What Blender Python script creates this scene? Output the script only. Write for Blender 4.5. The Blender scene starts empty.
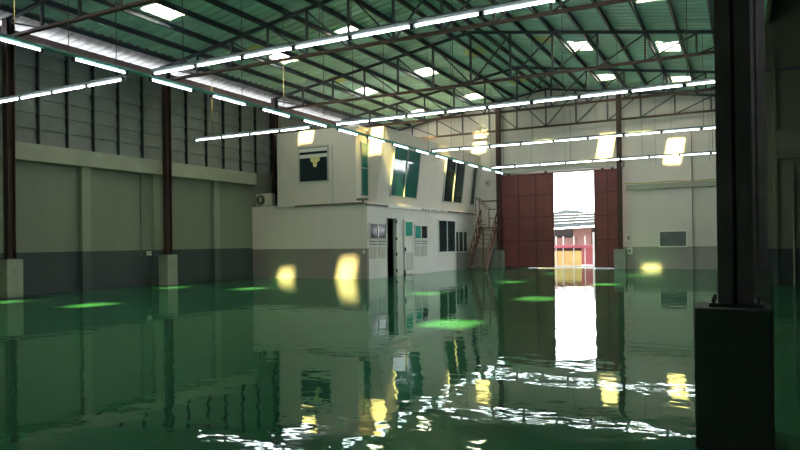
import bpy, math, random
from mathutils import Vector, Matrix
random.seed(7)
C = bpy.context.scene.collection
K = 1.15385            # survey units to metres (bay spacing comes out at 6 m)

# ------------------------------------------------------------------ materials
def lin(c):
    return tuple(((x/255)/12.92 if x/255 <= .04045 else ((x/255+.055)/1.055)**2.4) for x in c)

def nodes(name):
    m = bpy.data.materials.new(name); m.use_nodes = True
    nt = m.node_tree
    return m, nt, nt.nodes['Principled BSDF']

def mat(name, rgb, rough=.6, metal=0., var=.12, scale=1.5, spec=.5, bump=0., bscale=20.):
    m, nt, b = nodes(name)
    c = lin(rgb)
    b.inputs['Roughness'].default_value = rough
    b.inputs['Metallic'].default_value = metal
    b.inputs['Specular IOR Level'].default_value = spec
    g = nt.nodes.new('ShaderNodeNewGeometry')
    n = nt.nodes.new('ShaderNodeTexNoise'); n.inputs['Scale'].default_value = scale; n.inputs['Detail'].default_value = 5
    nt.links.new(g.outputs['Position'], n.inputs['Vector'])
    r = nt.nodes.new('ShaderNodeValToRGB')
    r.color_ramp.elements[0].position = .3; r.color_ramp.elements[1].position = .7
    r.color_ramp.elements[0].color = (*[x*(1-var) for x in c], 1)
    r.color_ramp.elements[1].color = (*[min(1, x*(1+var)) for x in c], 1)
    nt.links.new(n.outputs['Fac'], r.inputs['Fac']); nt.links.new(r.outputs['Color'], b.inputs['Base Color'])
    if bump:
        n2 = nt.nodes.new('ShaderNodeTexNoise'); n2.inputs['Scale'].default_value = bscale
        nt.links.new(g.outputs['Position'], n2.inputs['Vector'])
        bp = nt.nodes.new('ShaderNodeBump'); bp.inputs['Strength'].default_value = bump; bp.inputs['Distance'].default_value = .01
        nt.links.new(n2.outputs['Fac'], bp.inputs['Height']); nt.links.new(bp.outputs['Normal'], b.inputs['Normal'])
    return m

def two_tone(name, low, high, z, rough=.6, var=.08):
    """wall paint: a dado of one colour below height z (metres), another above, with faint streaks"""
    m, nt, b = nodes(name)
    b.inputs['Roughness'].default_value = rough
    g = nt.nodes.new('ShaderNodeNewGeometry')
    s = nt.nodes.new('ShaderNodeSeparateXYZ'); nt.links.new(g.outputs['Position'], s.inputs[0])
    gt = nt.nodes.new('ShaderNodeMath'); gt.operation = 'GREATER_THAN'; gt.inputs[1].default_value = z
    nt.links.new(s.outputs['Z'], gt.inputs[0])
    mx = nt.nodes.new('ShaderNodeMix'); mx.data_type = 'RGBA'
    mx.inputs['A'].default_value = (*lin(low), 1); mx.inputs['B'].default_value = (*lin(high), 1)
    nt.links.new(gt.outputs[0], mx.inputs['Factor'])
    mp = nt.nodes.new('ShaderNodeMapping'); mp.inputs['Scale'].default_value = (1, 1, .25)
    nt.links.new(g.outputs['Position'], mp.inputs['Vector'])
    n = nt.nodes.new('ShaderNodeTexNoise'); n.inputs['Scale'].default_value = .9; n.inputs['Detail'].default_value = 6
    nt.links.new(mp.outputs[0], n.inputs['Vector'])
    r = nt.nodes.new('ShaderNodeMapRange'); r.inputs['From Min'].default_value = .3; r.inputs['From Max'].default_value = .7
    r.inputs['To Min'].default_value = 1-var; r.inputs['To Max'].default_value = 1+var*.4
    nt.links.new(n.outputs['Fac'], r.inputs['Value'])
    m2 = nt.nodes.new('ShaderNodeMix'); m2.data_type = 'RGBA'; m2.blend_type = 'MULTIPLY'; m2.inputs['Factor'].default_value = 1
    nt.links.new(mx.outputs['Result'], m2.inputs['A']); nt.links.new(r.outputs[0], m2.inputs['B'])
    nt.links.new(m2.outputs['Result'], b.inputs['Base Color'])
    return m

def emit(name, rgb, strength):
    m = bpy.data.materials.new(name); m.use_nodes = True
    nt = m.node_tree; nt.nodes.clear()
    e = nt.nodes.new('ShaderNodeEmission'); e.inputs[0].default_value = (*rgb, 1); e.inputs[1].default_value = strength
    o = nt.nodes.new('ShaderNodeOutputMaterial'); nt.links.new(e.outputs[0], o.inputs[0])
    return m

def glass_panel():
    """weathered translucent roof sheet: part clear, part diffusing"""
    m = bpy.data.materials.new('skylight_sheet'); m.use_nodes = True
    nt = m.node_tree; nt.nodes.clear()
    t = nt.nodes.new('ShaderNodeBsdfTransparent'); t.inputs[0].default_value = (1, .88, .32, 1)
    d = nt.nodes.new('ShaderNodeBsdfTranslucent'); d.inputs[0].default_value = (.95, .95, .88, 1)
    mx = nt.nodes.new('ShaderNodeMixShader'); mx.inputs[0].default_value = .45
    nt.links.new(t.outputs[0], mx.inputs[1]); nt.links.new(d.outputs[0], mx.inputs[2])
    o = nt.nodes.new('ShaderNodeOutputMaterial'); nt.links.new(mx.outputs[0], o.inputs[0])
    return m

def dark_glass(name, rgb, ior=1.9, rough=.03):
    m, nt, b = nodes(name)
    b.inputs['Base Color'].default_value = (*lin(rgb), 1); b.inputs['Roughness'].default_value = rough
    b.inputs['IOR'].default_value = ior
    n = nt.nodes.new('ShaderNodeTexNoise'); n.inputs['Scale'].default_value = 2.2
    bp = nt.nodes.new('ShaderNodeBump'); bp.inputs['Strength'].default_value = .25; bp.inputs['Distance'].default_value = .01
    g = nt.nodes.new('ShaderNodeNewGeometry'); nt.links.new(g.outputs['Position'], n.inputs['Vector'])
    nt.links.new(n.outputs['Fac'], bp.inputs['Height']); nt.links.new(bp.outputs['Normal'], b.inputs['Normal'])
    return m

def floor_mat():
    m, nt, b = nodes('wet_green_epoxy')
    g = nt.nodes.new('ShaderNodeNewGeometry')
    n = nt.nodes.new('ShaderNodeTexNoise'); n.inputs['Scale'].default_value = .35; n.inputs['Detail'].default_value = 4
    nt.links.new(g.outputs['Position'], n.inputs['Vector'])
    r = nt.nodes.new('ShaderNodeValToRGB')
    r.color_ramp.elements[0].position = .35; r.color_ramp.elements[1].position = .65
    r.color_ramp.elements[0].color = (*FLOOR_A, 1); r.color_ramp.elements[1].color = (*FLOOR_B, 1)
    nt.links.new(n.outputs['Fac'], r.inputs['Fac']); nt.links.new(r.outputs['Color'], b.inputs['Base Color'])
    # ripples on the standing water: long swells and short ripples
    hs = []
    for sc, amp, sx in ((.9, 1.0, (1, 1, 1)), (2.6, .5, (1, 1.3, 1)), (7., .085, (.8, 1.5, 1))):
        mp = nt.nodes.new('ShaderNodeMapping'); mp.inputs['Scale'].default_value = sx
        nt.links.new(g.outputs['Position'], mp.inputs['Vector'])
        w = nt.nodes.new('ShaderNodeTexNoise'); w.inputs['Scale'].default_value = sc; w.inputs['Detail'].default_value = 1.5
        nt.links.new(mp.outputs[0], w.inputs['Vector'])
        k = nt.nodes.new('ShaderNodeMath'); k.operation = 'MULTIPLY'; k.inputs[1].default_value = amp
        nt.links.new(w.outputs['Fac'], k.inputs[0]); hs.append(k)
    a = nt.nodes.new('ShaderNodeMath'); a.operation = 'ADD'
    nt.links.new(hs[0].outputs[0], a.inputs[0]); nt.links.new(hs[1].outputs[0], a.inputs[1])
    a2 = nt.nodes.new('ShaderNodeMath'); a2.operation = 'ADD'
    nt.links.new(a.outputs[0], a2.inputs[0]); nt.links.new(hs[2].outputs[0], a2.inputs[1])
    bp = nt.nodes.new('ShaderNodeBump'); bp.inputs['Strength'].default_value = 1.; bp.inputs['Distance'].default_value = RIPPLE
    nt.links.new(a2.outputs[0], bp.inputs['Height'])
    # thin green-stained water film over a matt green coat
    nt.nodes.remove(b)
    df = nt.nodes.new('ShaderNodeBsdfDiffuse'); nt.links.new(r.outputs['Color'], df.inputs['Color'])
    gl = nt.nodes.new('ShaderNodeBsdfGlossy'); gl.inputs['Color'].default_value = (.76, .86, .80, 1); gl.inputs['Roughness'].default_value = .02
    nt.links.new(bp.outputs['Normal'], gl.inputs['Normal'])
    fr = nt.nodes.new('ShaderNodeFresnel'); fr.inputs['IOR'].default_value = 1.42; nt.links.new(bp.outputs['Normal'], fr.inputs['Normal'])
    mx = nt.nodes.new('ShaderNodeMixShader')
    nt.links.new(fr.outputs[0], mx.inputs[0]); nt.links.new(df.outputs[0], mx.inputs[1]); nt.links.new(gl.outputs[0], mx.inputs[2])
    nt.links.new(mx.outputs[0], nt.nodes['Material Output'].inputs['Surface'])
    return m

FLOOR_A, FLOOR_B, RIPPLE = (.023, .138, .068), (.034, .185, .094), .0055
TUBE = 7.
M = dict(
    floor=floor_mat(),
    wall_left=two_tone('left_wall_paint', (64, 76, 84), (134, 142, 130), 1.154*K),
    pilaster=two_tone('pilaster_paint', (78, 90, 96), (154, 162, 148), 1.154*K),
    wall_far=two_tone('far_wall_paint', (160, 158, 160), (224, 219, 216), .98*K),
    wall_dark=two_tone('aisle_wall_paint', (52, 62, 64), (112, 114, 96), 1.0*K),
    office_front=two_tone('office_front_paint', (148, 142, 144), (234, 226, 222), 1.1*K, var=.05),
    office_side=mat('office_white_paint', (228, 226, 226), .5, var=.04),
    office_up=mat('office_upper_paint', (228, 220, 214), .5, var=.05, scale=.8),
    dado=mat('grey_dado_paint', (150, 152, 150), .5),
    concrete=mat('painted_concrete', (150, 156, 150), .75, var=.12, scale=3, bump=.2),
    beam=mat('ring_beam_paint', (174, 178, 166), .7, var=.1),
    clad=mat('grey_lap_cladding', (138, 146, 146), .55, var=.14, scale=1.2),
    batten=mat('dark_batten', (38, 46, 46), .6),
    roof=mat('green_roof_sheet', (188, 226, 224), .55, var=.16, scale=.7),
    steel=mat('dark_painted_steel', (72, 80, 90), .5, var=.2),
    purlin=mat('purlin_steel', (78, 90, 104), .5, var=.15),
    rust=mat('red_oxide_steel', (90, 68, 66), .6, var=.25, scale=4),
    column=mat('column_red_oxide', (70, 48, 44), .55, var=.2, scale=3),
    darkcol=mat('near_black_steel', (112, 106, 110), .6, var=.2, scale=3), darkconc=mat('dark_plinth_paint', (82, 90, 88), .8, var=.1, scale=3),
    door=mat('maroon_door_sheet', (124, 66, 64), .5, var=.12, scale=1.2),
    doorrib=mat('maroon_door_rib', (96, 52, 50), .5),
    trunk=mat('grey_green_trunking', (128, 138, 138), .45, var=.06),
    teal=mat('teal_trunking', (108, 172, 166), .45, var=.06),
    holder=mat('lamp_holder_plastic', (40, 46, 46), .5),
    wire=mat('hanger_wire', (90, 92, 88), .5),
    tube=emit('lit_tube', (.90, .95, 1.), TUBE),
    sky=glass_panel(),
    white=mat('white_frame', (232, 234, 232), .4, var=.03),
    frame=mat('grey_frame', (190, 192, 188), .4, var=.05),
    pane=dark_glass('dark_pane', (40, 54, 58), 1.35, .1),
    tealpane=dark_glass('teal_pane', (38, 112, 106), 1.5, .06),
    cyanpane=dark_glass('cyan_pane', (70, 190, 176), 1.7),
    gold=mat('gold_emblem', (240, 230, 170), .4, var=.05),
    gap=mat('dark_recess', (24, 26, 26), .9),
    stair=mat('stair_red_oxide', (98, 64, 56), .55, var=.2, scale=5),
    tread=mat('stair_tread', (168, 140, 122), .6),
    pipe=mat('grey_pipe', (120, 118, 110), .5),
    hose=mat('yellowed_cable', (196, 180, 120), .6),
    acwhite=mat('air_conditioner_casing', (206, 204, 190), .5),
    board=mat('grey_louvre_board', (128, 134, 140), .5),
    ground=mat('outside_concrete', (130, 122, 116), .8, var=.1),
    yellow=mat('yellow_sheet', (244, 216, 140), .5, var=.08, scale=3),
    redsheet=mat('red_sheet', (200, 112, 124), .5, var=.1),
    shedwall=mat('pinkish_render', (90, 70, 68), 1., spec=0.),
    shedroof=mat('grey_shed_roof', (27, 31, 33), 1., var=.3, scale=2.5, spec=0.),
    shadow=mat('shaded_shed_wall', (34, 32, 34), .8),  # shed wall coloured dark to give the shade under its eave
    hill=mat('hazy_hill', (34, 38, 40), 1., var=.2, scale=.02, spec=0.),
    eavesheet=mat('bare_corrugated_sheet', (92, 94, 94), .6, var=.15, scale=3), yellowed=mat('yellowed_roof_sheet', (196, 206, 140), .6, var=.15),
    eave=mat('eave_channel', (170, 140, 146), .6),
)

# ------------------------------------------------------------------ mesh helpers
class MB:
    def __init__(s): s.v = []; s.f = []
    def poly(s, pts, faces):
        o = len(s.v); s.v += [Vector(p) for p in pts]; s.f += [tuple(o+i for i in f) for f in faces]; return s
    def box(s, a, b):
        x0, x1 = sorted((a[0], b[0])); y0, y1 = sorted((a[1], b[1])); z0, z1 = sorted((a[2], b[2]))
        p = [(x0,y0,z0),(x1,y0,z0),(x1,y1,z0),(x0,y1,z0),(x0,y0,z1),(x1,y0,z1),(x1,y1,z1),(x0,y1,z1)]
        return s.poly(p, [(0,3,2,1),(4,5,6,7),(0,1,5,4),(1,2,6,5),(2,3,7,6),(3,0,4,7)])
    def bar(s, p, q, w, h, up=(0,0,1)):
        p, q = Vector(p), Vector(q); d = (q-p).normalized(); up = Vector(up)
        if abs(d.dot(up)) > .99: up = Vector((0,1,0))
        r = d.cross(up).normalized()*w/2; u = r.cross(d).normalized()*h/2
        P = [p-r-u, p+r-u, p+r+u, p-r+u, q-r-u, q+r-u, q+r+u, q-r+u]
        return s.poly(P, [(0,3,2,1),(4,5,6,7),(0,1,5,4),(1,2,6,5),(2,3,7,6),(3,0,4,7)])
    def tube(s, p, q, r, n=8):
        p, q = Vector(p), Vector(q); d = (q-p).normalized()
        a = d.orthogonal().normalized(); b = d.cross(a)
        P = []
        for c in (p, q):
            for i in range(n):
                t = 2*math.pi*i/n; P.append(c+a*math.cos(t)*r+b*math.sin(t)*r)
        F = [(i, (i+1) % n, n+(i+1) % n, n+i) for i in range(n)] + [tuple(reversed(range(n))), tuple(range(n, 2*n))]
        return s.poly(P, F)
    def path(s, pts, r, n=6):
        for i in range(len(pts)-1): s.tube(pts[i], pts[i+1], r, n)
        return s
    def prism(s, pts, ext):
        n = len(pts); e = Vector(ext); P = [Vector(p) for p in pts]; P += [p+e for p in P]
        F = [tuple(reversed(range(n))), tuple(range(n, 2*n))] + [(i, (i+1) % n, n+(i+1) % n, n+i) for i in range(n)]
        return s.poly(P, F)
    def obj(s, name, m, parent=None, bevel=0., smooth=False):
        origin = Vector((0,0,0))
        q = parent
        while q is not None: origin += q.location; q = q.parent
        me = bpy.data.meshes.new(name)
        if parent is None:      # origin at the base of the thing itself
            xs = [p.x for p in s.v]; ys = [p.y for p in s.v]; zs = [p.z for p in s.v]
            own = Vector(((min(xs)+max(xs))/2, (min(ys)+max(ys))/2, min(zs)))*K
        else: own = Vector((0,0,0))
        me.from_pydata([p*K-origin-own for p in s.v], [], s.f); me.validate()
        import bmesh
        bm = bmesh.new(); bm.from_mesh(me); bmesh.ops.recalc_face_normals(bm, faces=bm.faces); bm.to_mesh(me); bm.free()
        if smooth:
            for p in me.polygons: p.use_smooth = True
        me.materials.append(m)
        o = bpy.data.objects.new(name, me); o.location = own; C.objects.link(o)
        if parent is not None: o.parent = parent
        if bevel:
            b = o.modifiers.new('bevel', 'BEVEL'); b.width = bevel; b.segments = 2; b.limit_method = 'ANGLE'
        return o

def tag(o, label, cat, group=None, kind=None):
    o['label'] = label; o['category'] = cat
    if group: o['group'] = group
    if kind: o['kind'] = kind
    return o
def thing(name, loc, label, cat, group=None, kind=None):
    o = bpy.data.objects.new(name, None); o.empty_display_size = .2
    o.location = Vector(loc)*K; C.objects.link(o)
    return tag(o, label, cat, group, kind)
def struct(o, label, cat):
    return tag(o, label, cat, None, 'structure')
def dup(root, loc, label):
    c = root.copy(); C.objects.link(c); c.location = Vector(loc)*K; c['label'] = label
    for ch in list(root.children):
        d = ch.copy(); C.objects.link(d); d.parent = c
        for g in list(ch.children):
            e = g.copy(); C.objects.link(e); e.parent = d
    return c
def box(a, b): return MB().box(a, b)

# ------------------------------------------------------------------ main dimensions (survey units)
XW, XC, XR, XRIDGE = -17.12, -16.64, .05, -8.2
ZTOP, SL, YF, YB = 8.5, .158, 30.82, -8.
ROWS = [4.68, 10.19, 15.38, 20.96, 26.16, 30.55]
def top(x): return ZTOP - SL*abs(x-XRIDGE)       # upper face of the trusses
def sheet(x): return top(x)+.17                  # roof sheeting
SUN = Vector((-.215, 1, -1.12))

# ------------------------------------------------------------------ floor
struct(box((-17.3, YB, -.25), (7., YF+.2, 0)).obj('floor', M['floor']), 'wet glossy green epoxy floor mirroring the hall', 'floor')

# ------------------------------------------------------------------ left wall
wl = struct(box((XW-.2, YB, 0), (XW, YF, 4.115)).obj('wall_left', M['wall_left']), 'long beige block wall with dark grey dado beyond the left columns', 'wall')
for y in (-5.5, -2.9, -.3, 2.3, 4.9, 7.5, 10.05, 12.65, 15.25, 18.0):
    box((XW-.05, y-.14, 0), (XW+.15, y+.14, 3.62)).obj('pilaster', M['pilaster'], wl)
struct(box((XW-.1, YB, 3.62), (XW+.25, 20.08, 4.08)).obj('trim_1', M['beam'], bevel=.01), 'pale concrete ring beam running along the long left wall', 'beam')
mb = MB()
zz = 4.115
while zz < 6.74:                                   # lapped horizontal boards
    z1 = min(zz+.42, 6.78)
    mb.poly([(XW-.02, YB, zz), (XW-.02, YF, zz), (XW-.06, YF, z1), (XW-.06, YB, z1), (XW-.2, YB, zz), (XW-.2, YF, zz), (XW-.2, YF, z1), (XW-.2, YB, z1)],
            [(0,1,2,3), (4,7,6,5), (0,3,7,4), (1,5,6,2), (3,2,6,7), (0,4,5,1)])
    zz = z1
wu = struct(mb.obj('wall_left_upper', M['clad']), 'grey green lapped cladding above the left ring beam', 'wall')
for y in (-7, -5.2, -3.4, -1.6, .2, 2., 3.8, 5.6, 7.4, 8.6, 9.5, 10.4, 11.29, 12.16, 13.01, 13.89, 14.8, 15.75, 16.69, 17.64, 18.52, 19.45, 20.32, 21.3):
    box((XW-.1, y-.022, 4.115), (XW+.05, y+.022, 6.78)).obj('batten', M['batten'], wu)
struct(box((XW-.1, YB, 6.92), (XW-.04, YF, 7.1)).obj('trim_2', M['eave']), 'pinkish eave channel above the open gap at the left wall top', 'beam')

# ------------------------------------------------------------------ far wall with the door opening
OX0, OX1, OZ = -9.2, -5.0, 4.5
mb = MB()
def slab(x0, x1, z0, z1a, z1b=None):
    z1b = z1a if z1b is None else z1b
    mb.prism([(x0, YF, z0), (x1, YF, z0), (x1, YF, z1b), (x0, YF, z1a)], (0, .2, 0))
slab(-17.3, OX0, 0, 3.78); slab(OX1, 2.2, 0, 3.78)
slab(-17.3, OX0, 3.78, OZ); slab(OX1, 2.2, 3.78, OZ)
slab(-17.3, XRIDGE, OZ, sheet(-17.3), sheet(XRIDGE)); slab(XRIDGE, 2.2, OZ, sheet(XRIDGE), sheet(2.2))
wf = struct(mb.obj('wall_far', M['wall_far']), 'pale far gable wall with grey dado around the sliding doors', 'wall')
for x in (-13.0, -11.6, -9.0, -7.4, -5.95, -3.4, -2.75, -1.25):
    box((x-.015, YF-.012, 4.55), (x+.015, YF+.02, min(top(x), 8.2))).obj('sheet_joint', M['frame'], wf)
box((-2.13, YF-.09, 0), (-1.95, YF+.05, 3.56)).obj('pilaster', M['wall_far'], wf)
box((-1.955, YF-.1, 0), (-1.93, YF+.05, 5.9)).obj('downpipe', M['pipe'], wf)
struct(box((-4.66, YF-.14, 3.53), (.3, YF+.1, 3.75)).obj('trim_3', M['beam'], bevel=.01), 'pale ring beam on the far wall beside the right door column', 'beam')
# yellowed cable sagging along the beam
pts = [(-4.7+i*.47, YF-.17, 3.82-.035*math.sin(math.pi*((i % 4)/4))) for i in range(10)]
tag(MB().path(pts, .022).obj('cable', M['hose']), 'yellowed cable sagging along the far wall ring beam', 'cable')

# sliding doors
def door(name, x0, x1, y, label):
    d = struct(box((x0, y-.04, .03), (x1, y+.04, 4.5)).obj(name, M['door'], bevel=.006), label, 'door')
    nv = max(2, round((x1-x0)/.82))
    for i in range(nv+1):
        x = x0+(x1-x0)*i/nv
        box((x-.03, y-.065, .03), (x+.03, y-.04, 4.5)).obj('stile', M['doorrib'], d)
    for z in (.06, 1.32, 2.42, 3.47, 4.46):
        box((x0, y-.06, z-.03), (x1, y-.04, z+.03)).obj('rail', M['doorrib'], d)
    for x in (x0+.35, x1-.35):
        box((x-.06, y-.02, 4.5), (x+.06, y+.02, 4.66)).obj('hanger', M['steel'], d)
    return d
door('door_1', -10.43, -7.9, YF-.22, 'large maroon sliding door leaf beside the stairs')
door('door_2', -6.0, -4.86, YF-.22, 'narrow maroon sliding door leaf next to the right door column')
tr = struct(box((-10.4, YF-.34, 4.58), (-4.72, YF-.02, 4.72)).obj('trim_4', M['frame'], bevel=.008), 'pale metal track box above the maroon sliding doors', 'track')
struct(box((-10.4, YF-.1, 4.74), (-4.72, YF+.0, 4.86)).obj('trim_5', M['beam']), 'pale lintel strip above the sliding door track', 'lintel')

# ------------------------------------------------------------------ side aisle (dark) and rear
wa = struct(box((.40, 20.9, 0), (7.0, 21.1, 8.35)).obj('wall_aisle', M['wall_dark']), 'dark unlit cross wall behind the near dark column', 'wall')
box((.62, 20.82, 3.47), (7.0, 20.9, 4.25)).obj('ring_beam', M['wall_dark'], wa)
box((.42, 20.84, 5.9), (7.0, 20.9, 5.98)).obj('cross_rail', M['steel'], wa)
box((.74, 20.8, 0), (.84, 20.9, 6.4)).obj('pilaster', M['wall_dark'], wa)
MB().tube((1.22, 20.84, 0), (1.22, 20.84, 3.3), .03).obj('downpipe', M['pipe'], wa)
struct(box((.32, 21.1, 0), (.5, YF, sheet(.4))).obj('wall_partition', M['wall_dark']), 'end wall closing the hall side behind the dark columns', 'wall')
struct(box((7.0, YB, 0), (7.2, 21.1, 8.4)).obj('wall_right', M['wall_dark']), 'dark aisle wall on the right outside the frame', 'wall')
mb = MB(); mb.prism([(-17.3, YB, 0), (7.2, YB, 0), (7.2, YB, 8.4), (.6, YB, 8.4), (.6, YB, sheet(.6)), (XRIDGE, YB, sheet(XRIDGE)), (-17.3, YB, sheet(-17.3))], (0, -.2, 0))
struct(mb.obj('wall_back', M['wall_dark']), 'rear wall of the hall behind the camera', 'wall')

# ------------------------------------------------------------------ roof: corrugated sheets with skylight openings
SKY = []   # x0, x1, y0, y1
LROWS = [2.3, 7.6, 12.93, 18.2, 23.9, 29.1]; RROWS = [2.6, 7.5, 12.8, 18.2, 23.5, 28.5]
for xc, w in ((-14.03, .33), (-11.24, .36)):
    for i, y in enumerate(LROWS): SKY.append((xc-w, xc+w, y-.5, y+.5))
for xc, w in ((-5.03, .33), (-2.14, .34)):
    for i, y in enumerate(RROWS):
        if i == 0 and xc < -4: continue
        d = -.5 if i < 2 else 0.
        SKY.append((xc-w+d, xc+w+d, y-.5, y+.5))
def corr(y):
    t = (y % .32)/.32
    return 0. if t < .4 else (.035*(t-.4)/.1 if t < .5 else (.035 if t < .9 else .035*(1-t)/.1))
def roof_sheet(mb, x0, x1):
    xs = sorted(set([x0, x1] + [s[0] for s in SKY if x0 < s[0] < x1] + [s[1] for s in SKY if x0 < s[1] < x1]))
    ys = set()
    n0 = int((YB-.4)/.32)-1
    for i in range(n0, int(32/.32)):
        for t in (0, .4, .5, .9): ys.add(round((i+t)*.32, 4))
    for s in SKY: ys.add(s[2]); ys.add(s[3])
    ys = sorted(y for y in ys if YB-.4 <= y <= YF+.9)
    o = len(mb.v)
    for x in xs:
        for y in ys: mb.v.append(Vector((x, y, sheet(x)+corr(y))))
    n = len(ys)
    for i in range(len(xs)-1):
        for j in range(n-1):
            cx, cy = (xs[i]+xs[i+1])/2, (ys[j]+ys[j+1])/2
            if any(s[0] < cx < s[1] and s[2] < cy < s[3] for s in SKY): continue
            a = o+i*n+j; mb.f.append((a, a+n, a+n+1, a+1))
mb = MB(); roof_sheet(mb, -16.3, XRIDGE); roof_sheet(mb, XRIDGE, .7)
ce = mb.obj('ceiling', M['roof'])
so = ce.modifiers.new('thickness', 'SOLIDIFY'); so.thickness = .012; so.offset = 1
struct(ce, 'green corrugated metal roof lining above the trusses', 'ceiling')

mb = MB(); roof_sheet(mb, -17.75, -16.3)
es = struct(mb.obj('ceiling_eave', M['eavesheet']), 'pale bare corrugated sheet strip along the left eave', 'ceiling')
for (x, y) in ((-14.2, 17.0), (-9.0, 23.5), (-8.95, 28.6), (-6.1, 22.6), (-13.9, 21.6)):
    mb = MB(); x0, x1 = x-.34, x+.34
    mb.prism([(x0, y-.45, sheet(x0)-.006), (x1, y-.45, sheet(x1)-.006), (x1, y+.45, sheet(x1)-.006), (x0, y+.45, sheet(x0)-.006)], (0, 0, -.006))
    mb.obj('yellowed_sheet', M['yellowed'], ce)
struct(box((.55, YB, 8.3), (7.2, 21.1, 8.4)).obj('ceiling_aisle', M['wall_dark']), 'dark ceiling of the side aisle', 'ceiling')
struct(box((.6, YB, sheet(.7)-.02), (.7, 20.9, 8.3)).obj('trim_6', M['wall_dark']), 'dark fascia between hall roof and aisle ceiling', 'fascia')
word = ['first', 'second', 'third', 'fourth', 'fifth', 'sixth', 'seventh', 'eighth', 'ninth', 'tenth', 'eleventh', 'twelfth', 'thirteenth', 'fourteenth', 'fifteenth', 'sixteenth', 'seventeenth']
for (x0, x1, y0, y1) in SKY:
    left = x0 < XRIDGE
    row = ('upper' if (x0 > -12 and left) or (not left and x0 < -4) else 'lower')
    near = sorted(LROWS if left else RROWS, reverse=True)
    k = [abs(y-(y0+y1)/2) < .01 for y in near].index(True)
    t = thing('skylight', ((x0+x1)/2, (y0+y1)/2, sheet((x0+x1)/2)),
              'bright white skylight in the %s slope, %s line, %s from the far gable' % ('office side' if left else 'door side', row, word[k]), 'skylight', 'translucent skylight panels in the green roof')
    ov = .04
    mb = MB()
    n = 8
    for i in range(n+1):
        y = y0-ov+(y1-y0+2*ov)*i/n
        for x in (x0-ov, x1+ov): mb.v.append(Vector((x, y, sheet(x)+.05+(.012 if i % 2 else 0))))
    mb.f = [(2*i, 2*i+1, 2*i+3, 2*i+2) for i in range(n)]
    mb.obj('panel', M['sky'], t)
    mb = MB()
    for (xa, xb, ya, yb) in ((x0-.03, x0, y0-.03, y1+.03), (x1, x1+.03, y0-.03, y1+.03), (x0, x1, y0-.03, y0), (x0, x1, y1, y1+.03)):
        mb.box((xa, ya, sheet((xa+xb)/2)+.0), (xb, yb, sheet((xa+xb)/2)+.045))
    mb.obj('kerb', M['white'], t)

# ------------------------------------------------------------------ purlins
pl = [-8.45]+[-8.92-.93*i for i in range(9)]; pr = [-7.95]+[-7.34+.945*i for i in range(9)]
def channel(x):
    z1 = sheet(x)-.006; z0 = top(x)+.012
    mb = MB(); mb.box((x-.03, YB, z0), (x-.022, YF, z1)).box((x-.03, YB, z1-.012), (x+.035, YF, z1)).box((x-.03, YB, z0), (x+.035, YF, z0+.012))
    mb.box((x+.027, YB, z0), (x+.035, YF, z0+.035))
    return mb
for i, x in enumerate(pl):
    tag(channel(x).obj('purlin', M['purlin']), 'dark steel purlin on the office side slope, %s down from the ridge' % word[i], 'purlin', 'roof purlins')
for i, x in enumerate(pr):
    tag(channel(x).obj('purlin', M['purlin']), 'dark steel purlin on the door side slope, %s down from the ridge' % word[i], 'purlin', 'roof purlins')

# ------------------------------------------------------------------ trusses
PX = [XRIDGE+1.41*k for k in range(-6, 7)]; ZC = 6.66
def truss(y, label):
    t = thing('roof_truss', (XRIDGE, y, ZC), label, 'truss', 'steel roof trusses')
    x0, x1 = PX[0], PX[-1]
    mb = MB()
    for dy in (-.035, .035): mb.bar((x0, y+dy, ZC), (x1, y+dy, ZC), .05, .012); mb.bar((x0, y+dy*.45, ZC+.04), (x1, y+dy*.45, ZC+.04), .012, .08)
    mb.obj('bottom_chord', M['rust'], t)
    for xa, xb in ((x0-.1, XRIDGE), (XRIDGE, x1+.1)):
        mb = MB()
        za, zb = top(xa)-.045, top(xb)-.045
        mb.bar((xa, y, za), (xb, y, zb), .02, .09); mb.bar((xa, y, za+.04), (xb, y, zb+.04), .12, .012)
        mb.obj('top_chord', M['steel'], t)
    for x in PX:
        MB().bar((x, y, ZC), (x, y, top(x)-.05), .06, .06).obj('web_post', M['steel'], t)
    for i in range(12):
        a, b = (PX[i], PX[i+1]) if i < 6 else (PX[i+1], PX[i])
        MB().bar((a, y+.02, top(a)-.08), (b, y+.02, ZC+.04), .045, .045).obj('web_brace', M['steel'], t)
    for x in (x0, x1):
        box((x-.13, y-.02, ZC-.03), (x+.13, y+.02, top(x))).obj('end_plate', M['steel'], t)
    return t
names = ['steel roof truss spanning over the near dark column', 'steel roof truss over the nearest left column', 'steel roof truss over the second left column',
         'steel roof truss above the office front', 'steel roof truss over the middle of the office', 'steel roof truss against the far gable wall']
t0 = truss(ROWS[0], names[0])
for y, nm in zip(ROWS[1:], names[1:]): dup(t0, (XRIDGE, y, ZC), nm)

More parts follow.
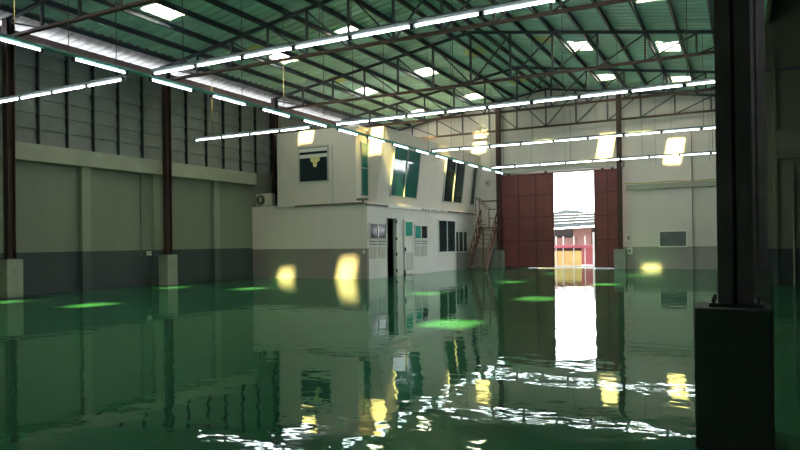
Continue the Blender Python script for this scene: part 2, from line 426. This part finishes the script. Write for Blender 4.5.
# ------------------------------------------------------------------ columns
def column(x, y, hp, label, wp=.42, wc=.2, ztop=None, pm='concrete', cm='column', pdx=0.):
    t = thing('steel_column', (x, y, 0), label, 'column', 'steel columns on concrete plinths', 'thing')
    z1 = (ztop or top(x)-.02); h = wc/2
    box((x+pdx-wp/2, y-wp/2, 0), (x+pdx+wp/2, y+wp/2, hp)).obj('plinth', M[pm], t, bevel=.012)
    mb = MB(); mb.box((x-h, y-h, hp), (x+h, y-h+.018, z1)).box((x-h, y+h-.018, hp), (x+h, y+h, z1)).box((x-.01, y-h, hp), (x+.01, y+h, z1))
    mb.obj('shaft', M[cm], t)
    box((x-h-.05, y-h-.05, hp), (x+h+.05, y+h+.05, hp+.025)).obj('base_plate', M['steel'], t)
    for sx in (-1, 1):
        for sy in (-1, 1):
            MB().tube((x+sx*(h+.025), y+sy*(h+.025), hp+.02), (x+sx*(h+.025), y+sy*(h+.025), hp+.06), .012).obj('anchor_bolt', M['steel'], t)
    box((x-h-.03, y-h-.03, z1-.03), (x+h+.03, y+h+.03, z1)).obj('cap_plate', M['steel'], t)
    return t
column(XC, ROWS[1], .99, 'red oxide column on pale plinth, nearest along the left wall')
column(XC, ROWS[2], .99, 'red oxide column on pale plinth, second along the left wall')
column(XC+.0, ROWS[3], .99, 'dark column rising behind the office corner beside the air conditioner')
column(-10.56, YF-.28, .87, 'red oxide column on grey plinth between stairs and large door', .5)
column(-4.9, YF-.28, .88, 'red oxide column on grey plinth right of the narrow door leaf', .5)
column(-.050, ROWS[0], .872, 'large dark foreground column on dark plinth', .432, .2, None, 'darkconc', 'darkcol', -.017)
column(.165, ROWS[1], .86, 'dark column half hidden behind the foreground column', .42, .24, None, 'darkconc', 'darkcol', -.05)

# ------------------------------------------------------------------ fluorescent light runs
U = 1/K
ZL = 5.21*U; XL = -11.7*U
def run_x(y, spans, label, wires):
    xs = [a for s in spans for a in s[:2]]
    t = thing('light_run', ((min(xs)+max(xs))/2, y, ZL), label, 'light', 'runs of fluorescent lights')
    for (x0, x1, n) in spans:
        MB().prism([(x0, y-.02, ZL+.025), (x0, y+.02, ZL+.025), (x0, y+.065, ZL+.06), (x0, y+.065, ZL+.08), (x0, y-.065, ZL+.08), (x0, y-.065, ZL+.06)], (x1-x0, 0, 0)).obj('trunking', M['trunk'], t)
        p = (x1-x0)/n
        for i in range(n):
            a = x0+p*i
            MB().tube((a+.055, y, ZL), (a+p-.055, y, ZL), .014, 10).obj('tube', M['tube'], t, smooth=False)
        for i in range(n+1):
            a = x0+p*i; a = min(max(a, x0+.03), x1-.03)
            box((a-.03, y-.025, ZL-.03), (a+.03, y+.025, ZL+.04)).obj('lamp_holder', M['holder'], t)
    for x in wires:
        MB().tube((x, y, ZL+.1), (x, y, top(x)+.1), .008, 5).obj('hanger_wire', M['wire'], t)
    return t
Y1, DY = 10.059*U, 7.129*U
LX = lambda x: x*U
pit = 1.258*U
lg = (XL-.42-4*pit, XL-.42, 4); rg = (XL+.36, XL+.36+9*pit, 9)
run_x(Y1, [lg, rg], 'long run of lit tubes across the hall nearest the camera', (-14.0, -12.2, -9., -6., -3.5, -1.))
run_x(Y1+DY, [lg, rg], 'second crosswise run of lit tubes, just before the office front', (-14.2, -11.5, -9.2, -6.3, -3.6, -1.))
run_x(Y1+2*DY, [rg], 'third crosswise run of lit tubes, beside the leaning office windows', (-9., -6.1, -3.4, -1.))
run_x(Y1+3*DY, [rg], 'furthest crosswise run of lit tubes, just above the sliding doors', (-9.2, -6.3, -3.5, -1.))
t = thing('light_run', (XL, 18, ZL), 'lengthwise run of spaced lit tubes passing along the office facade', 'light', 'runs of fluorescent lights')
ya, yb = 4.9*U, 34.6*U
MB().prism([(XL-.03, ya, ZL+.025), (XL+.03, ya, ZL+.025), (XL+.06, ya, ZL+.045), (XL+.06, ya, ZL+.085), (XL-.06, ya, ZL+.085), (XL-.06, ya, ZL+.045)], (0, yb-ya, 0)).obj('trunking', M['teal'], t)
for k in range(-1, 14):
    y0 = (8.47+1.905*k)*U; y1 = y0+1.22*U
    MB().tube((XL, y0, ZL), (XL, y1, ZL), .014, 10).obj('tube', M['tube'], t)
    for y in (y0-.01, y1+.01):
        box((XL-.025, y-.025, ZL-.03), (XL+.025, y+.025, ZL+.04)).obj('lamp_holder', M['holder'], t)
for y in (8.2, 11.6, 14.9, 18.3, 21.6, 25.0, 28.3):
    MB().tube((XL, y, ZL+.1), (XL, y, top(XL)+.1), .008, 5).obj('hanger_wire', M['wire'], t)

# ------------------------------------------------------------------ office block
YO, XO = 20.1, -11.89
of = thing('office_block', (-14.5, 25.4, 0), 'two storey white office block built inside the hall by the left wall', 'office')
# lower storey
box((XW, YO, 0), (XO, YO+.12, 2.69)).obj('lower_front_wall', M['office_front'], of)
mb = MB()
D0, D1, DZ = 21.52, 22.36, 2.28                         # open doorway
mb.box((XO-.12, YO+.12, 0), (XO, D0, 2.69)).box((XO-.12, D1, 0), (XO, 28.26, 2.69)).box((XO-.12, D0, DZ), (XO, D1, 2.69))
mb.obj('lower_side_wall', M['office_side'], of)
box((XO-.3, 28.26, .79), (XO-.16, YF, 2.69)).obj('recessed_side_wall', M['office_side'], of)
box((XO-.3, 28.26, 0), (XO-.15, YF, .79)).obj('grey_dado', M['dado'], of)
box((XO-.3, 28.2, 0), (XO-.12, 28.26, 2.69)).obj('return_wall', M['office_side'], of)
box((XW, YO, 2.69), (XO+.0, YF, 2.76)).obj('lower_roof_slab', M['office_side'], of)
box((XO-.02, YO-.03, 2.60), (XO+.03, YF-.4, 2.64)).obj('ledge_trim', M['frame'], of)
box((XO-.02, YO-.03, 2.64), (XO+.04, YF-.4, 2.70)).obj('ledge_shadow_line', M['rust'], of)  # dark strip stands in for the shadow line over the ledge
box((XO+.0, 21.6, 2.63), (XO+.06, 24.5, 2.72)).obj('ledge_sunlit_strip', M['white'], of)  # white strip stands in for sunlight along this stretch of ledge
for i in range(9): box((XO+.0, 24.7+.28*i, 2.64), (XO+.055, 24.82+.28*i+.05*(i % 3), 2.70)).obj('ledge_dash', M['white'], of)  # short white pieces spaced further along the ledge
box((-15.98, YO-.035, 2.66), (XO, YO, 2.73)).obj('front_ledge_trim', M['frame'], of)
MB().tube((-15.0, YO-.06, 2.72), (-12.0, YO-.06, 2.74), .03).obj('pipe', M['pipe'], of)
MB().tube((-12.0, YO-.06, 2.74), (-12.0, YO-.06, 2.86), .04).tube((-12.25, YO-.06, 2.86), (-11.8, YO-.06, 2.86), .045).obj('pipe_valve', M['pipe'], of)
box((XO-2.6, D0-1.2, .01), (XO-2.5, D1+2.2, 2.6)).obj('inner_partition', M['dado'], of)

def pane_unit(x, y0, y1, z0, z1, n, pm, name='window', fr='white', mid=()):
    """a window in the side wall (facing +X): frame bars, panes as sub-parts"""
    mb = MB(); w = .045
    mb.box((x-.03, y0, z0), (x+.03, y1, z0+w)).box((x-.03, y0, z1-w), (x+.03, y1, z1))
    for i in range(n+1):
        y = y0+(y1-y0)*i/n
        y = min(max(y, y0+w/2), y1-w/2)
        mb.box((x-.03, y-w/2, z0), (x+.03, y+w/2, z1))
    o = mb.obj(name, M[fr], of)
    for i in range(n):
        a = y0+(y1-y0)*i/n; b = y0+(y1-y0)*(i+1)/n
        box((x-.008, a+w/2, z0+w), (x+.008, b-w/2, z1-w)).obj('pane', M[pm if isinstance(pm, str) else pm[i]], o)
    return o
def vent_unit(y0, y1, pm):
    x = XO+.012
    o = pane_unit(x, y0, y1, 1.42, 2.02, 2, pm)
    ym = (y0+y1)/2
    for (a, b) in ((y0, ym-.04), (ym+.04, y1)):
        for z in (1.24, 1.34):
            box((x-.02, a+.03, z-.025), (x+.014, b-.03, z+.025)).obj('vent_slat', M['board'], o)
        box((x-.02, a+.03, .72), (x+.004, b-.03, 1.16)).obj('lower_panel', M['frame'], o)
vent_unit(20.24, 21.44, 'pane')
vent_unit(23.87, 25.1, ('cyanpane', 'pane'))
pane_unit(XO+.012, 26.22, 28.12, .82, 2.29, 2, 'pane')
pane_unit(XO-.15, 28.36, 30.0, .79, 1.81, 3, 'pane')
# open doorway: jambs, hinges, inner leaf swung into the office
mb = MB(); mb.box((XO-.13, D0, 0), (XO+.02, D0+.04, DZ)).box((XO-.13, D1-.05, 0), (XO+.03, D1, DZ)).box((XO-.13, D0, DZ-.05), (XO+.02, D1, DZ))
fr = mb.obj('door_frame', M['white'], of)
for z in (.22, .85, 1.45, 2.1): box((XO+.0, D1-.09, z-.06), (XO+.045, D1-.045, z+.06)).obj('hinge', M['gap'], fr)
lf = MB().bar((XO-.12, D0+.06, 1.13), (XO-.92, D0+.3, 1.13), .045, 2.2).obj('inner_door_leaf', M['dado'], of)
MB().bar((XO-.25, D0+.075, 1.5), (XO-.8, D0+.24, 1.5), .06, 1.0).obj('pane', M['tealpane'], lf)
# glazed door leaf folded back on the white wall
gx = XO+.03; g0, g1 = 22.9, 23.73
mb = MB()
for (ya_, yb_, za_, zb_) in ((g0, g0+.1, 0.03, 2.2), (g1-.1, g1, .03, 2.2), (g0, g1, .03, .2), (g0, g1, .88, 1.0), (g0, g1, 1.5, 1.56), (g0, g1, 2.12, 2.2)):
    mb.box((gx-.025, ya_, za_), (gx+.025, yb_, zb_))
gd = mb.obj('glazed_door', M['white'], of)
box((gx-.008, g0+.1, 1.56), (gx+.008, g1-.1, 2.12)).obj('upper_pane', M['cyanpane'], gd)
box((gx-.008, g0+.1, 1.0), (gx+.008, g1-.1, 1.5)).obj('middle_reflection', M['white'], gd)  # white fill stands in for daylight mirrored in the middle glass
box((gx-.008, g0+.1, .2), (gx+.008, g1-.1, .88)).obj('lower_panel', M['frame'], gd)
box((gx+.02, g0+.03, .96), (gx+.06, g0+.06, 1.1)).obj('handle', M['gap'], gd)
box((-12.06, YO-.03, .92), (-11.97, YO, 1.05)).obj('switch', M['white'], of)
# upper storey
UX0, UX1, UZ0, UZ1 = -15.98, -12.32, 2.76, 5.43
mb = MB(); mb.box((UX0, YO, UZ0), (UX1, YO+.12, UZ1)); mb.box((UX0, YO, UZ0), (UX0+.12, YF, UZ1))
mb.obj('upper_front_wall', M['office_up'], of)
YS = 20.93                                                # where the leaning facade starts
XB, XT = -11.96, -11.62; ZB, ZT = 2.76, 5.56
def lean(z): return XB+(XT-XB)*(z-ZB)/(ZT-ZB)
box((UX1-.12, YO+.12, UZ0), (UX1, YS+.1, UZ1+.05)).obj('upper_return_wall', M['office_up'], of)
box((UX0, YO, UZ1), (UX1+.1, YF, UZ1+.1)).obj('upper_roof_slab', M['office_up'], of)
mb = MB(); mb.prism([(lean(ZB), YS, ZB), (lean(ZT), YS, ZT), (-12.4, YS, ZT), (-12.4, YS, ZB)], (0, YF-YS, 0))
mb.obj('leaning_facade', M['office_up'], of)
# narrow window on the return wall
box((UX1, 20.44, 3.02), (UX1+.03, 20.9, 5.0)).obj('narrow_window', M['frame'], of)
nw = of.children[-1]
box((UX1+.025, 20.47, 3.05), (UX1+.04, 20.87, 4.02)).obj('pane', M['tealpane'], nw)
box((UX1+.025, 20.47, 4.07), (UX1+.04, 20.87, 4.97)).obj('pane', M['tealpane'], nw)
def lean_window(y0, y1, z0, z1, n, pm):
    w = .055
    def bar_(ya_, yb_, za_, zb_, d0, d1, mm, name, par):
        return MB().prism([(lean(za_)+d0, ya_, za_), (lean(za_)+d1, ya_, za_), (lean(zb_)+d1, ya_, zb_), (lean(zb_)+d0, ya_, zb_)], (0, yb_-ya_, 0))
    mb = MB()
    def add(m2): 
        o = len(mb.v); mb.v += m2.v; mb.f += [tuple(i+o for i in f) for f in m2.f]
    add(bar_(y0, y1, z0, z0+w, -.01, .05, 0, 0, 0)); add(bar_(y0, y1, z1-w, z1, -.01, .05, 0, 0, 0))
    for i in range(n+1):
        y = min(max(y0+(y1-y0)*i/n, y0+w/2), y1-w/2)
        add(bar_(y-w/2, y+w/2, z0, z1, -.01, .05, 0, 0, 0))
    o = mb.obj('leaning_window', M['frame'], of)
    for i in range(n):
        a = y0+(y1-y0)*i/n+w/2; b = y0+(y1-y0)*(i+1)/n-w/2
        bar_(a, b, z0+w, z1-w, 0, .02, 0, 0, 0).obj('pane', M[pm], o)
lean_window(21.85, 24.15, 3.05, 5.0, 2, 'tealpane')
lean_window(26.75, 29.0, 3.08, 5.06, 2, 'pane')
lean_window(30.0, 30.6, 3.1, 5.06, 1, 'pane')
# front window with blind bars whitened for the sunlight on them, and gold emblem
wx0, wx1, wz0, wz1 = -14.84, -13.48, 3.58, 4.93
mb = MB(); y = YO
for (xa, xb, za, zb) in ((wx0, wx1, wz0, wz0+.05), (wx0, wx1, wz1-.05, wz1), (wx0, wx0+.05, wz0, wz1), (wx1-.05, wx1, wz0, wz1)):
    mb.box((xa, y-.04, za), (xb, y+.01, zb))
fw = mb.obj('front_window', M['frame'], of)
box((wx0+.05, y-.012, wz0+.05), (wx1-.05, y+.004, wz1-.05)).obj('pane', M['pane'], fw)
for z in (4.80, 4.57): box((wx0+.05, y-.03, z-.07), (wx1-.05, y-.013, z+.06)).obj('sunlit_blind_bar', M['white'], fw)
# emblem: two upper leaves and a lower drop, like a stylised heart
cx, cz = -14.08, 4.37
mb = MB()
def disc(px, pz, rx, rz, ang=0., n=20, d=.02):
    pts = []
    for i in range(n):
        t = 2*math.pi*i/n; a, b = rx*math.cos(t), rz*math.sin(t)
        pts.append((px+a*math.cos(ang)-b*math.sin(ang), y-.016-d, pz+a*math.sin(ang)+b*math.cos(ang)))
    mb.prism(pts, (0, d, 0))
disc(cx-.10, cz+.05, .12, .095, -.5); disc(cx+.10, cz+.05, .12, .095, .5, d=.022); disc(cx, cz, .12, .10, d=.024); disc(cx, cz-.12, .085, .11, d=.026)
mb.obj('gold_emblem', M['gold'], fw)
box((-13.34, YO-.015, UZ0), (-13.31, YO, 4.9)).obj('panel_joint', M['frame'], of)

# ------------------------------------------------------------------ air conditioner condenser on the lower roof
ac = thing('air_conditioner', (-16.58, 20.32, 2.76), 'small off white air conditioner condenser on the lower office roof beside the left wall', 'air conditioner')
box((-16.97, YO+.05, 2.78), (-16.2, YO+.42, 3.27)).obj('casing', M['acwhite'], ac, bevel=.015)
mb = MB()
def ring(px, pz, r, n=24, d=.02):
    mb.prism([(px+r*math.cos(2*math.pi*i/n), YO+.03, pz+r*math.sin(2*math.pi*i/n)) for i in range(n)], (0, d, 0))
ring(-16.73, 3.03, .2); mb.obj('fan_recess', M['gap'], ac)
mb = MB()
for k in range(8):
    a = math.pi*k/8
    mb.bar((-16.73-.2*math.cos(a), YO+.022, 3.03-.2*math.sin(a)), (-16.73+.2*math.cos(a), YO+.022, 3.03+.2*math.sin(a)), .008, .008, (0, 1, 0))
mb.obj('fan_grille', M['acwhite'], ac)
for x in (-16.85, -16.35): box((x-.04, YO+.05, 2.76), (x+.04, YO+.42, 2.785)).obj('foot', M['gap'], ac)

# ------------------------------------------------------------------ stairs
st = thing('steel_stairs', (-10.9, 29.3, 0), 'red oxide steel stairs with handrails rising beside the large maroon door', 'stairs')
sx0, sx1, yb_, yt_, zt_ = -11.32, -10.5, 28.45, 30.05, 1.98
for x in (sx0, sx1):
    MB().bar((x, yb_, .02), (x, yt_, zt_), .06, .2).obj('stringer', M['stair'], st)
for i in range(9):
    f = (i+.6)/9.3
    y = yb_+(yt_-yb_)*f; z = zt_*f
    box((sx0, y-.12, z-.02), (sx1, y+.1, z+.03)).obj('tread', M['tread'], st)
box((sx0-.1, yt_, zt_-.05), (sx1+.05, YF-.4, zt_)).obj('landing', M['stair'], st)
for x in (sx0, sx1+.03):
    MB().tube((x, yb_+.05, .85), (x, yt_, zt_+.85), .03).tube((x, yb_+.05, .45), (x, yt_, zt_+.45), .022).obj('handrail', M['stair'], st)
    for f in (.03, .22, .41, .6, .8, 1.):
        y = yb_+(yt_-yb_)*f; MB().tube((x, y, zt_*f), (x, y, zt_*f+.86), .024).obj('baluster', M['stair'], st)
for z in (.45, .88):
    MB().tube((sx0+.3, yt_+.3, zt_+z), (sx1+.05, yt_+.3, zt_+z), .018).obj('landing_rail', M['stair'], st)
for x in (sx0+.3, sx1+.05):
    MB().tube((x, yt_+.3, zt_), (x, yt_+.3, zt_+.9), .02).obj('landing_post', M['stair'], st)
# short upper flight turning to the office
for i in range(4):
    box((sx0-.12-.13*i, yt_+.05, zt_+.16*i+.14), (sx0+.06-.13*i, yt_+.5, zt_+.16*i+.17)).obj('tread', M['tread'], st)
for yy in (yt_+.03, yt_+.5):
    MB().tube((sx0+.3, yy, zt_+.88), (sx0-.3, yy, zt_+1.5), .02).obj('handrail', M['stair'], st)
    MB().tube((sx0-.28, yy, zt_+.6), (sx0-.28, yy, zt_+1.5), .018).obj('baluster', M['stair'], st)
for x in (sx0, sx1): MB().bar((x, YF-.5, 0), (x, YF-.5, zt_-.04), .06, .06).obj('landing_leg', M['stair'], st)

# ------------------------------------------------------------------ small fittings
wb = thing('wall_panel', (-2.75, YF, .95), 'grey louvred panel in a white frame low on the far wall', 'panel')
mb = MB()
for (xa, xb, za, zb) in ((-3.32, -2.16, .95, 1.0), (-3.32, -2.16, 1.63, 1.68), (-3.32, -3.27, .95, 1.68), (-2.21, -2.16, .95, 1.68)):
    mb.box((xa, YF-.05, za), (xb, YF, zb))
mb.obj('frame', M['white'], wb)
box((-3.27, YF-.02, 1.0), (-2.21, YF, 1.63)).obj('back_panel', M['board'], wb)
mb = MB()
for i in range(10): mb.poly([(-3.27, YF-.02, 1.0+.063*i), (-2.21, YF-.02, 1.0+.063*i), (-2.21, YF-.04, 1.055+.063*i), (-3.27, YF-.04, 1.055+.063*i)], [(0, 1, 2, 3)])
mb.obj('louvre', M['board'], wb)
def gadget(name, x, z, w, h, label, y=YF, d=.09, cat='switch box', m='white'):
    t = thing(name, (x, y, z-h/2), label, cat)
    box((x-w/2, y-d, z-h/2), (x+w/2, y, z+h/2)).obj('box', M[m], t, bevel=.008)
    box((x-w*.3, y-d-.012, z-h*.3), (x+w*.3, y-d, z+h*.3)).obj('cover', M['frame'], t)
    box((x-w*.12, y-d-.03, z-.03), (x+w*.12, y-d-.01, z+.03)).obj('switch_lever', M['gap'], t)
gadget('switch_box', -4.58, 1.38, .2, .36, 'white switch box on the far wall, upper of two beside the door column')
gadget('switch_box', -4.53, .80, .2, .3, 'white switch box on the far wall, lower of two beside the door column')
gadget('junction_box', -9.9, 4.98, .34, .26, 'white junction box above the large maroon door', YF, .14, 'junction box')
gadget('junction_box', -11.2, 4.2, .28, .3, 'small box on the far wall above the stairs', YF, .12, 'junction box', 'frame')
so_ = thing('socket_box', (XW, 15.0, .98), 'tiny pale socket box on the left wall beside the second column', 'socket')
box((XW, 14.92, .98), (XW+.06, 15.08, 1.12)).obj('box', M['white'], so_)
box((XW+.06, 14.96, 1.02), (XW+.07, 15.04, 1.09)).obj('cover', M['frame'], so_)
cp = MB().path([(XW+.03, 14.7, .98), (XW+.03, 14.7, 3.6)], .02)
tag(cp.obj('conduit_pipe', M['pipe']), 'thin grey conduit running up the left wall beside the second column', 'conduit')
MBx = MB().path([(-11.55, YF-.06, 3.3), (-10.75, YF-.06, 3.3)], .03)
tag(MBx.obj('wall_pipe', M['rust']), 'short horizontal rusty pipe on the far wall above the stairs', 'pipe')

# ------------------------------------------------------------------ outside, seen through the door
struct(box((-60, YF+.2, -.3), (40, 260, -.03)).obj('exterior_ground', M['ground']), 'pale concrete yard outside the open door', 'ground')
gt = thing('yard_gate', (-7.5, 32.5, 0), 'white barred yard gate with yellow and red sheeting outside the open door', 'gate')
for x in (-8.29, -7.94, -7.42, -6.88): box((x-.022, 32.48, -.03), (x+.022, 32.52, 1.52)).obj('gate_bar', M['white'], gt)
box((-6.5, 32.44, -.03), (-6.4, 32.56, 1.68)).obj('gate_post', M['white'], gt)
box((-9.2, 32.46, .93), (-6.5, 32.54, 1.07)).obj('top_rail', M['redsheet'], gt)
box((-9.2, 32.46, -.02), (-6.5, 32.54, .05)).obj('bottom_rail', M['white'], gt)
box((-9.2, 32.53, .05), (-7.05, 32.57, .78)).obj('yellow_sheet', M['yellow'], gt)
box((-9.2, 32.53, .78), (-7.05, 32.57, .93)).obj('pink_sheet', M['shedwall'], gt)
box((-7.05, 32.53, .1), (-6.5, 32.57, .93)).obj('red_sheet', M['redsheet'], gt)
sh = thing('shed', (-11.5, 52, 0), 'low outbuilding with corrugated grey roof beyond the yard gate', 'shed')
box((-16, 49.2, -.03), (18, 60, 2.2)).obj('wall', M['shadow'], sh)
box((-11.2, 48.9, -.03), (-9.9, 49.3, 2.35)).obj('pier', M['shedwall'], sh)
box((-14, 48.8, -.03), (-11.0, 49.3, 1.5)).obj('low_wall', M['shedwall'], sh)
mb = MB(); n = 180
for i in range(n+1):
    x = -17+37*i/n; dz = .10 if i % 2 else 0
    mb.v += [Vector((x, 47.5, min(2.2+.13*(x+11.5)/3, 2.5)+dz)), Vector((x, 61, 3.85+dz))]
mb.f = [(2*i, 2*i+2, 2*i+3, 2*i+1) for i in range(n)]
r_ = mb.obj('roof', M['shedroof'], sh)
mb = MB(); mb.bar((-17, 47.45, 2.2-.24), (-7.6, 47.45, 2.37), .06, .1); mb.obj('eave_gutter', M['white'], sh)
for k in range(1, 5):
    f = k/5.; yk = 47.5+13.5*f
    za = (2.2+.13*(-17+11.5)/3)*(1-f)+3.85*f+.13; zb = 2.5*(1-f)+3.85*f+.13
    MB().bar((-17, yk, za), (-4.6, yk, zb), .1, .05).obj('roof_batten', M['pipe'], sh)
r_.modifiers.new('t', 'SOLIDIFY').thickness = .03
mb = MB(); random.seed(3)
nx, ny = 110, 14
for j in range(ny+1):
    for i in range(nx+1):
        x = -240+6*i; yy = 300+12*j
        h = 18*math.exp(-((x+88)/24)**2)*math.sin(math.pi*j/ny)+5*math.exp(-((x-40)/140)**2)*math.sin(math.pi*j/ny)+random.uniform(-.5, .5)
        mb.v.append(Vector((x, yy, max(h, 0)-1)))
for j in range(ny):
    for i in range(nx): a = j*(nx+1)+i; mb.f.append((a, a+1, a+nx+2, a+nx+1))
struct(mb.obj('exterior_hill', M['hill'], smooth=True), 'hazy hill beyond the sheds seen through the open door', 'hill')

# ------------------------------------------------------------------ light
w = bpy.data.worlds.new('sky'); bpy.context.scene.world = w; w.use_nodes = True
nt = w.node_tree; bg = nt.nodes['Background']
tc = nt.nodes.new('ShaderNodeTexCoord'); sp = nt.nodes.new('ShaderNodeSeparateXYZ'); nt.links.new(tc.outputs['Generated'], sp.inputs[0])
rp = nt.nodes.new('ShaderNodeValToRGB')
rp.color_ramp.elements[0].color = (.95, .97, 1, 1); rp.color_ramp.elements[1].color = (.72, .84, 1, 1)
nt.links.new(sp.outputs['Z'], rp.inputs['Fac']); nt.links.new(rp.outputs['Color'], bg.inputs['Color'])
bg.inputs['Strength'].default_value = 3.
sd = bpy.data.lights.new('sun', 'SUN'); sd.energy = 21.; sd.angle = math.radians(2.3); sd.color = (1, .93, .78)
so2 = bpy.data.objects.new('sun', sd); C.objects.link(so2)
so2.rotation_euler = SUN.to_track_quat('-Z', 'Y').to_euler(); so2.location = (0, -30, 40)

# ------------------------------------------------------------------ camera
yaw, roll, pitch = math.radians(27.723), math.radians(-.703), math.radians(.2886)
F = Vector((-math.sin(yaw), math.cos(yaw), 0)); R = Vector((math.cos(yaw), math.sin(yaw), 0)); Uv = Vector((0, 0, 1))
F, Uv = F*math.cos(pitch)+Uv*math.sin(pitch), Uv*math.cos(pitch)-F*math.sin(pitch)
R, Uv = R*math.cos(roll)+Uv*math.sin(roll), Uv*math.cos(roll)-R*math.sin(roll)
cd = bpy.data.cameras.new('camera'); cam = bpy.data.objects.new('camera', cd); C.objects.link(cam)
cam.matrix_world = Matrix(((R.x, Uv.x, -F.x, 0), (R.y, Uv.y, -F.y, 0), (R.z, Uv.z, -F.z, 1.3*K), (0, 0, 0, 1)))
cd.sensor_width = 36; cd.lens = 654.34*36/800; cd.shift_y = 14.19/800
cd.clip_start = .05; cd.clip_end = 2000
S = bpy.context.scene; S.camera = cam
S.view_settings.view_transform = 'Standard'; S.view_settings.look = 'None'
S.view_settings.gamma = 1; S.view_settings.use_curve_mapping = False
S.view_settings.exposure = 1.9
